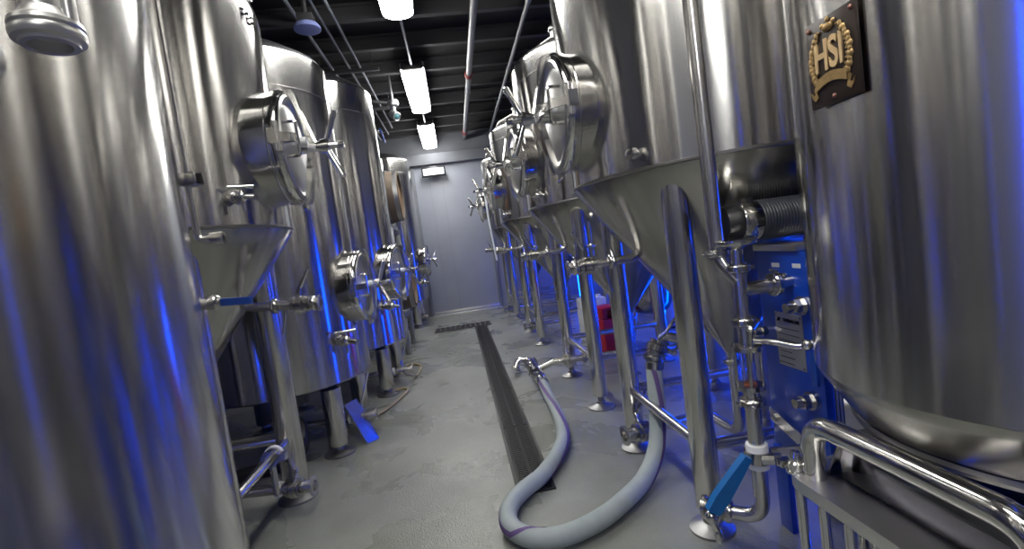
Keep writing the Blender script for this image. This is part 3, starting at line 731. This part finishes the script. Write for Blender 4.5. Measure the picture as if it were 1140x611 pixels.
# ------------------------------------------------------------------ floor drains
DR = thing('channel_drain', 'long black slotted channel drain running down the aisle', 'drain', (.184, 3.9, 0))
x0, x1, y0, y1 = .105, .263, 1.83, 6.03
mb = MB()
for x in (x0+.006, x1-.006): mb.box((x, (y0+y1)/2, .003), (.012, y1-y0, .006))
mb.box((.184, y0+.006, .003), (x1-x0, .012, .006)); mb.box((.184, y1-.006, .003), (x1-x0, .012, .006))
mb.build('edge_frame', GRFR, DR)
mb = MB(); mb.box((.184, (y0+y1)/2, .0008), (x1-x0-.02, y1-y0-.02, .0014)); mb.build('channel_dark', RUB, DR)  # black sheet on the floor stands in for shade down the channel
ns = 6; sl = (y1-y0-.03)/ns
for k in range(ns):
    a = y0+.015+k*sl; mb = MB()
    for x in (x0+.022, .184, x1-.022): mb.box((x, a+sl/2, .0045), (.012, sl-.012, .005))
    nb = int(sl/.017)
    for i in range(nb): mb.box((.184, a+.009+(sl-.018)*i/(nb-1), .0045), (x1-x0-.03, .007, .005))
    mb.build('grating', GRATE, DR)
GR = thing('floor_grate', 'short black square-holed grate crossing the aisle before the door', 'drain', (-.03, 6.2, 0))
gx0, gx1, gy0, gy1 = -.40, .315, 6.06, 6.34
mb = MB()
for k in range(12): mb.box((gx0+(gx1-gx0)*k/11, (gy0+gy1)/2, .006), (.017, gy1-gy0, .010))
for k in range(4): mb.box(((gx0+gx1)/2, gy0+(gy1-gy0)*k/3, .006), (gx1-gx0+.017, .02, .010))
mb.build('grating', plain('worn grey grate', (.07, .07, .07), .5, noise=.3), GR)
mb = MB(); mb.box(((gx0+gx1)/2, (gy0+gy1)/2, .0008), (gx1-gx0, gy1-gy0, .0014)); mb.build('sump_dark', RUB, GR)  # black sheet stands in for the shade below the bars

# ------------------------------------------------------------------ small things on the floor
def jug(name, label, x, y, w, dp, h, mat, rot=0.0):
    r = thing(name, label, 'jug', (x, y, 0)); M3 = Matrix.Rotation(rot, 3, 'Z'); o = V((x, y, 0))
    mb = MB(); prof = [(-w/2, 0), (w/2, 0), (w/2, h*.74), (w*.30, h*.93), (w*.02, h*.93), (w*.02, h*.90), (-w*.28, h*.90), (-w/2, h*.76)]
    # body with a through-hole grip: two side posts and a bar
    def bx(cx_, cz, sx, sz, b=.015): mb.box(o + M3 @ V((cx_, 0, cz)), (sx, dp, sz), M3, b)
    bx(0, h*.37, w, h*.74, .02); bx(-w*.38, h*.83, w*.22, h*.2, .015); bx(w*.22, h*.84, w*.50, h*.22, .02)
    bx(-w*.12, h*.93, w*.72, h*.075, .012)
    mb.build('body', mat, r)
    c = MB(); p = o + M3 @ V((w*.28, 0, 0)); c.lathe([(0, h*.94), (.026, h*.94), (.026, h*.99), (.023, h), (0, h)], p, UP, 20); c.build('cap', mat, r)
    return r
jug('red_jug', 'red plastic jug with moulded grip on the floor behind the right row legs', 1.17, 3.78, .24, .18, .40, RED, .25)
jug('white_jug', 'milky white plastic jug on the floor beyond the red jug', 1.18, 4.30, .25, .18, .42, WHP, .1)
PL = MB(); pa = [V((-.742, 2.735, .235)), V((-.672, 2.690, .245)), V((-.635, 2.800, .012)), V((-.70, 2.650, .0))]
PL.prism([(-.735, 2.715, .225), (-.680, 2.770, .235), (-.580, 2.730, .0), (-.635, 2.675, .0)], (.003, .0, .006))
tag(PL.build('metal_plate', PIPE), 'thin steel plate leaning at the foot of a left row tank', 'plate')
TB = MB(); TB.tube(bez([(-.60, 3.79, .13), (-.55, 3.80, .10), (-.47, 4.0, .012), (-.45, 4.3, .010), (-.52, 4.45, .010), (-.64, 4.40, .010)], 8), .009, 10)
tag(TB.build('beer_line', TAN), 'thin amber tube curling on the floor below the barrels', 'tube')
TB = MB(); TB.tube(bez([(-.70, 3.02, .03), (-.62, 3.18, .012), (-.53, 3.45, .010), (-.50, 3.62, .010), (-.56, 3.68, .010), (-.66, 3.62, .010)], 8), .009, 10)
tag(TB.build('beer_line', TAN), 'thin amber tube curving on the floor beyond the leaning plate', 'tube')
BH = MB(); BH.tube(bez([(-1.30, 2.42, .04), (-1.1, 2.48, .04), (-.97, 2.50, .05), (-.92, 2.52, .12), (-.93, 2.56, .20), (-1.0, 2.62, .25)], 8), .035, 18)
tag(BH.build('black_hose', RUB), 'black rubber hose on the floor under the left row tanks', 'hose')
GP = MB(); GP.cyl((-1.75, 2.40, .235), (-.86, 2.40, .215), .022, 16); GP.cyl((-1.7, 2.4, 0), (-1.7, 2.4, .235), .014, 10); GP.cyl((-.95, 2.40, 0), (-.95, 2.40, .215), .012, 10)
tag(GP.build('transfer_pipe', PIPE), 'low steel pipe running crosswise behind the lettered fermenter', 'pipe')

# vessel in the second row under the right tanks
BV = thing('small_vessel', 'small dish-bottomed steel vessel standing in the gap behind the right row', 'tank', (1.52, 3.75, 0))
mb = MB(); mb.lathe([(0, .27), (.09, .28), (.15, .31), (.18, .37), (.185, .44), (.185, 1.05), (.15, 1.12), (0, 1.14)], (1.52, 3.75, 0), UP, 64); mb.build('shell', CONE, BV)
for k in range(3):
    a = k*2*PI/3+.4; mb = MB(); mb.tube([(1.52+.12*math.cos(a), 3.75+.12*math.sin(a), .35), (1.52+.18*math.cos(a), 3.75+.18*math.sin(a), 0)], .014, 10); mb.build('leg', PIPE, BV)

# white hose hanging
WH = MB(); WH.tube(bez([(.44, 5.62, 1.78), (.435, 5.62, 1.4), (.45, 5.62, 1.1), (.47, 5.62, .82)], 8), .012, 10)
tag(WH.build('hanging_hose', WHP), 'thin white hose hanging down in front of the farthest right tanks', 'hose')

# ------------------------------------------------------------------ barrels on racks
def barrel(label, x, y, z, R=.305, L=.86):
    r = thing('oak_barrel', label, 'barrel', (x, y, z-R), 'oak barrels on racks')
    mb = MB(); n = 10
    pr = [(R*.80, -L/2)] + [(R*(.82+.18*math.cos((i/n-.5)*PI*.9)), -L/2+L*i/n) for i in range(n+1)] + [(R*.80, L/2)]
    pr = [(R*.76, -L/2+.05), (R*.77, -L/2)] + pr + [(R*.765, L/2), (R*.755, L/2-.05)]
    mb.lathe(pr, (x, y, z), (1, 0, 0), 48, True); mb.build('staves', STAVE, r)
    for e_ in (-1, 1):
        hd = MB(); hd.lathe([(0, e_*(L/2-.025)), (R*.765, e_*(L/2-.025)), (R*.765, e_*(L/2-.045)), (0, e_*(L/2-.045))], (x, y, z), (1, 0, 0), 48); hd.build('barrel_head', OAK, r)
    for h in (-.40, -.29, -.13, .13, .29, .40):
        rr = R*(.82+.18*math.cos((h/.86)*PI*.9)) + .002
        m2 = MB(); m2.lathe([(rr-.004, h-.022), (rr+.002, h-.022), (rr+.002, h+.022), (rr-.004, h+.022)], (x, y, z), (1, 0, 0), 48, True); m2.build('hoop', HOOP, r)
    return r
def rack(label, x, y, z, h):
    r = thing('barrel_rack', label, 'rack', (x, y, z), 'steel barrel racks')
    mb = MB()
    for xx in (x-.28, x+.28):
        mb.box((xx, y, z+h-.05), (.06, .62, .05), None, .004)
        for s in (-1, 1):
            mb.strip([(xx, y+s*.30, z+h-.04), (xx, y+s*.27, z+h+.02), (xx, y+s*.20, z+h-.02)], (1, 0, 0), .05, .012)
    for s in (-1, 1): mb.box((x, y+s*.28, z+h-.09), (.66, .05, .05), None, .004)
    mb.build('cradle', GALV, r)
    for xx in (x-.3, x+.3):
        for s in (-1, 1):
            m2 = MB(); m2.box((xx, y+s*.29, z+(h-.10)/2), (.05, .05, h-.10), None, .004); m2.build('post', GALV, r)
    return r
BX, BY = -.925, 5.30
rack('low steel barrel rack standing on the floor under the lower oak barrel', BX, BY, 0, .44)
barrel('lower oak barrel on the floor rack, mostly behind the left row hatches', BX, BY, .72)
rack('steel barrel rack stacked on the lower oak barrel', BX, BY, 1.005, .38)
barrel('upper oak barrel with its pale head facing the aisle', BX, BY, 1.665)

# ------------------------------------------------------------------ room
XL, XR, YF, YB, ZC = -1.95, 1.95, 7.74, -2.3, 2.92
def slab(name, c, size, mat):
    mb = MB(); mb.box(c, size); return struct(mb.build(name, mat))
slab('floor', ((XL+XR)/2, (YF+YB)/2, -.05), (XR-XL+.4, YF-YB+.4, .1), FLOOR)
slab('ceiling', ((XL+XR)/2, (YF+YB)/2, ZC+.05), (XR-XL+.4, YF-YB+.4, .1), BLACK)
slab('wall_left', (XL-.05, (YF+YB)/2, ZC/2), (.1, YF-YB, ZC), WALL)
slab('wall_right', (XR+.05, (YF+YB)/2, ZC/2), (.1, YF-YB, ZC), WALL)
slab('wall_far', (0, YF+.05, ZC/2), (XR-XL+.2, .1, ZC), WALL)
slab('wall_back', (0, YB-.05, ZC/2), (XR-XL+.2, .1, ZC), HEAD)
dr = MB(); dr.box((.06, YF-.015, 1.20), (1.08, .03, 2.38), None, .003); door = struct(dr.build('door_1', DOORM))
def dpart(name, c, size, mat):
    mb = MB(); mb.box(c, size, None, .001); return mb.build(name, mat, door)
dpart('door_frame', (-.495, YF-.03, 1.21), (.05, .05, 2.42), HEAD); dpart('door_frame', (.615, YF-.03, 1.21), (.04, .05, 2.42), HEAD)
for x in (-.245, -.045): dpart('panel_seam', (x, YF-.031, 1.2), (.005, .004, 2.3), WALL)
dpart('kick_strip', (.06, YF-.034, .045), (1.08, .008, .03), SATIN)
tr = MB(); tr.box((.03, YF-.06, 2.475), (1.36, .12, .17), None, .004); struct(tr.build('trim_1', HEAD))
tr = MB(); tr.box((.0, YF-.04, 2.72), (2.6, .08, .30), None, .004); struct(tr.build('trim_2', HEAD))
for i, y in enumerate((1.6, 2.15, 2.7, 3.25, 3.75, 4.28, 4.85, 5.40, 5.95, 6.5, 7.0, 7.4)):
    b = MB(); b.box((0, y, 2.80), (3.86, .05, .02)); b.box((0, y, 2.87), (3.86, .012, .12)); b.box((0, y, 2.905), (3.86, .05, .02)); struct(b.build('trim_%d' % (i+3), BEAM))
th = MB(); th.box((.06, YF-.055, .006), (1.12, .09, .012), None, .002); struct(th.build('trim_30', SATIN))

# lit sign above door
SG = thing('exit_light', 'small white lit panel in a dark frame above the grey door', 'sign', (-.16, YF-.13, 2.2))
mb = MB(); mb.box((-.16, YF-.155, 2.262), (.37, .045, .145), None, .004); mb.build('frame', RUB, SG)
mb = MB(); mb.box((-.16, YF-.179, 2.262), (.32, .006, .10), None, .001); mb.build('lit_face', SIGN, SG)
mb = MB(); mb.box((-.16, YF-.10, 2.345), (.10, .07, .03), None, .003); mb.build('bracket', HEAD, SG)

# ceiling lights
LG = 'vapour tight ceiling lights in one line'
LX = -.15; LZ = 2.60
lt = [(2.16, 'nearest lit ceiling light, topmost of the three in view'), (4.38, 'middle lit ceiling light of the line, second from the top'), (6.27, 'farthest lit ceiling light, closest to the grey door'),
      (-.05, 'unseen ceiling light added to brighten the near vessels'), (-2.1, 'unseen ceiling light added at the near end to brighten the tanks')]  # last two are out of view, added to brighten the near tanks
for y0, lab in lt:
    r = thing('ceiling_light', lab, 'light', (LX, y0+.63, LZ), LG); L = 1.24
    def capsule(w, hh, z, inset, bot):
        pts = []
        for k in range(9):
            a = -PI/2 + PI*k/8
            pts.append((LX + w/2*math.sin(a)*1.0, y0+L-inset-(.09)*(1-math.cos(a)), z))
        return [(LX-w/2, y0+inset+.02, z), (LX-w/2+.02, y0+inset, z), (LX+w/2-.02, y0+inset, z), (LX+w/2, y0+inset+.02, z)] + pts[::-1]
    mb = MB(); mb.prism(capsule(.20, 0, LZ, .02, 0), (0, 0, .055)); mb.build('diffuser', LAMP, r)
    mb = MB(); mb.prism(capsule(.215, 0, LZ+.055, .0, 0), (0, 0, .05)); mb.build('housing', GALV, r)
    for yy in (y0+.3, y0+.95):
        mb = MB(); mb.cyl((LX, yy, LZ+.10), (LX, yy, 2.80), .006, 8); mb.build('hanger', GALV, r)
    for yy in (y0-.005, y0+L+.005):
        mb = MB(); mb.box((LX, yy, LZ+.07), (.19, .05, .075), None, .02); mb.build('end_cap', RUB, r)
for i, (a, b) in enumerate(((3.43, 4.35), (5.65, 6.24), (1.22, 2.13))):
    mb = MB(); mb.cyl((LX, a, LZ+.07), (LX, b, LZ+.07), .011, 10)
    tag(mb.build('ceiling_conduit', GALV), ('conduit between the nearest and the middle ceiling light', 'conduit between the middle and the farthest ceiling light', 'conduit before the nearest ceiling light')[i], 'conduit', 'conduits of the ceiling lights')

# overhead pipes
P1 = thing('sprinkler_pipe', 'grey overhead pipe with red couplings running along the ceiling', 'pipe', (.38, 5, 2.7))
mb = MB(); mb.cyl((.355, -1.0, 2.67), (.39, YF-.09, 2.735), .028, 18); mb.build('pipe', GALV, P1)
for y in (4.85, 7.25):
    t = (y+1)/(YF-.09+1); mb = MB(); mb.cyl((.355+.035*t, y-.035, 2.67+.065*t), (.355+.035*t, y+.035, 2.67+.065*t), .040, 18, None, .006); mb.build('coupling', plain('red coupling', (.22, .03, .03), .5), P1)
for y in (2.0, 3.3, 5.4):
    t = (y+1)/(YF-.09+1); mb = MB(); mb.cyl((.355+.035*t, y, 2.67+.065*t), (.355+.035*t, y, ZC), .005, 8); mb.lathe([(.029, -.012), (.032, -.012), (.032, .012), (.029, .012)], (.355+.035*t, y, 2.67+.065*t), (0, 1, 0), 18, True); mb.build('hanger', GALV, P1)
P2 = thing('overhead_conduit', 'slim grey conduit along the ceiling above the right row', 'conduit', (.74, 4, 2.7))
mb = MB(); mb.cyl((.765, -1.0, 2.70), (.79, YF-.09, 2.75), .017, 16); mb.build('pipe', GALV, P2)
for y in (2.3, 3.5, 4.85, 6.2):
    t = (y+1)/(YF-.09+1); mb = MB(); mb.lathe([(.017, -.03), (.022, -.028), (.022, .028), (.017, .03)], (.765+.025*t, y, 2.70+.05*t), (0, 1, 0), 16); mb.cyl((.765+.025*t, y, 2.70+.05*t), (.765+.025*t, y, ZC), .004, 8); mb.build('coupling', GALV, P2)
# cable and pipe bundle over the left row
for i, (x, z, yb, ye, r, lab) in enumerate(((-.62, 2.74, .5, 6.6, .011, 'thin dark conduit nearest the aisle over the left row'), (-.72, 2.76, .5, 7.0, .011, 'thin dark conduit in the middle of the bundle over the left row'), (-.86, 2.74, .5, 7.2, .014, 'thicker dark conduit at the outer side of the bundle over the left row'))):
    mb = MB(); mb.cyl((x, yb, z), (x+.02, ye, z), r, 10)
    tag(mb.build('cable_conduit', HEAD), lab, 'conduit', 'conduits above the left row')
for i, (y, z) in enumerate(((3.08, 2.70), (4.45, 2.70), (5.6, 2.70))):
    r = thing('strut_hanger', ('crosswise strut over the left row tanks, nearest of three', 'crosswise strut over the left row tanks, in the middle of three', 'crosswise strut over the left row tanks, farthest of three')[i], 'strut', (-.75, y, z), 'struts carrying the left conduits')
    mb = MB(); mb.box((-.72, y, z), (.56, .035, .03), None, .003); mb.build('strut', BEAM, r)
    for x in (-.95, -.5):
        mb = MB(); mb.cyl((x, y, z), (x, y, ZC), .005, 8); mb.build('rod', BEAM, r)

# round disc and camera
DS = thing('antenna_disc', 'round disc coloured for the blue light on it, hanging from the ceiling over the left row', 'disc', (-.745, 3.32, 2.55))
mb = MB(); mb.lathe([(0, -.01), (.07, -.01), (.084, -.004), (.084, .01), (.07, .03), (.03, .035), (0, .035)], (-.745, 3.32, 2.56), UP, 36); mb.build('disc', DISC, DS)
mb = MB(); mb.box((-.745, 3.32, 2.62), (.10, .08, .06), None, .005); mb.cyl((-.745, 3.32, 2.64), (-.745, 3.32, ZC), .015, 12); mb.build('mount', BEAM, DS)
CM = thing('security_camera', 'small grey security camera hanging from a junction box below the beams', 'camera', (-.415, 4.95, 2.45))
mb = MB(); mb.lathe([(0, .05), (.05, .05), (.058, .03), (.058, .0), (.04, -.012), (.018, -.02), (0, -.02)], (-.41, 4.98, 2.53), UP, 28); mb.cyl((-.41, 4.98, 2.57), (-.41, 4.98, ZC), .012, 10); mb.cyl((-.41, 4.98, 2.55), (-.66, 4.98, 2.60), .014, 12); mb.build('junction_box', GALV, CM)
mb = MB(); mb.cyl((-.41, 4.98, 2.52), (-.408, 4.96, 2.46), .02, 14); mb.lathe([(0, -.06), (.034, -.06), (.042, -.05), (.042, .05), (.038, .055), (.034, .05), (0, .045)], (-.405, 4.95, 2.425), (.45, -.75, -.55), 24); mb.build('camera_body', GALV, CM)
mb = MB(); mb.lathe([(.03, .046), (.022, .052), (0, .056)], (-.405, 4.95, 2.425), (.45, -.75, -.55), 24); mb.build('lens', plain('teal lens', (.10, .25, .27), .15), CM)

# blue light tubes along the walls
def led(label, x, y, z0, z1, r=.016):
    t = thing('light_tube', label, 'light', (x, y, z0), 'blue light tubes')
    mb = MB(); mb.cyl((x, y, z0+.02), (x, y, z1-.02), r, 12); mb.build('tube', LED, t)
    for z in (z0, z1):
        mb = MB(); mb.cyl((x, y, z-.02), (x, y, z+.02), r*1.2, 12); mb.box((x+(.065 if x > 0 else -.065), y, z), (.128, .02, .02)); mb.build('bracket', RUB, t)
for x, y, z0, z1, lab in ((1.82, 1.10, .02, 1.15, 'blue light tube on the right wall beyond the plaque vessel'), (1.82, 2.36, .02, 1.15, 'blue light tube on the right wall behind the nearest fermenter'),
                          (1.82, 3.55, .02, 1.15, 'blue light tube on the right wall behind the second fermenter'), (1.82, 4.2, .02, 1.15, 'blue light tube on the right wall behind the jugs'),
                          (1.82, 5.6, .02, 1.15, 'blue light tube on the right wall behind the third fermenter'), (1.82, 7.2, .02, 1.15, 'blue light tube on the right wall near the grey door')):
    led(lab, x, y, z0, z1)
led('tall blue light tube on the left wall by the near end of the room', -1.82, -.75, .02, 2.0, .009)

# ------------------------------------------------------------------ world, camera, colour management
w = bpy.data.worlds.new('World'); bpy.context.scene.world = w; w.use_nodes = True
w.node_tree.nodes['Background'].inputs[0].default_value = (.008, .008, .01, 1)
F = 530.0; TH = math.radians(7.8); psi = math.radians(6.319403681781728); phi = math.radians(3.757197320889503)
f = V((math.sin(psi)*math.cos(phi), math.cos(psi)*math.cos(phi), -math.sin(phi)))
rt = V((math.cos(psi), -math.sin(psi), 0)); up = rt.cross(f)
# picture is rolled: image axes in terms of the level axes
ir = rt*math.cos(TH) - up*math.sin(TH); iu = rt*math.sin(TH) + up*math.cos(TH)
cam = bpy.data.cameras.new('camera'); co = bpy.data.objects.new('camera', cam); C.objects.link(co)
cam.sensor_fit = 'HORIZONTAL'; cam.sensor_width = 36; cam.lens = 36*F/1140; cam.clip_start = .02
co.matrix_world = Matrix(((ir.x, iu.x, -f.x, 0), (ir.y, iu.y, -f.y, 0), (ir.z, iu.z, -f.z, 1.0), (0, 0, 0, 1)))
s = bpy.context.scene; s.camera = co
s.view_settings.view_transform = 'Standard'; s.view_settings.look = 'None'; s.view_settings.gamma = 1; s.view_settings.use_curve_mapping = False
s.view_settings.exposure = 0.3
s.cycles.max_bounces = 10; s.cycles.glossy_bounces = 7; s.cycles.use_denoising = True
s.cycles.sample_clamp_indirect = 6; s.cycles.caustics_reflective = True
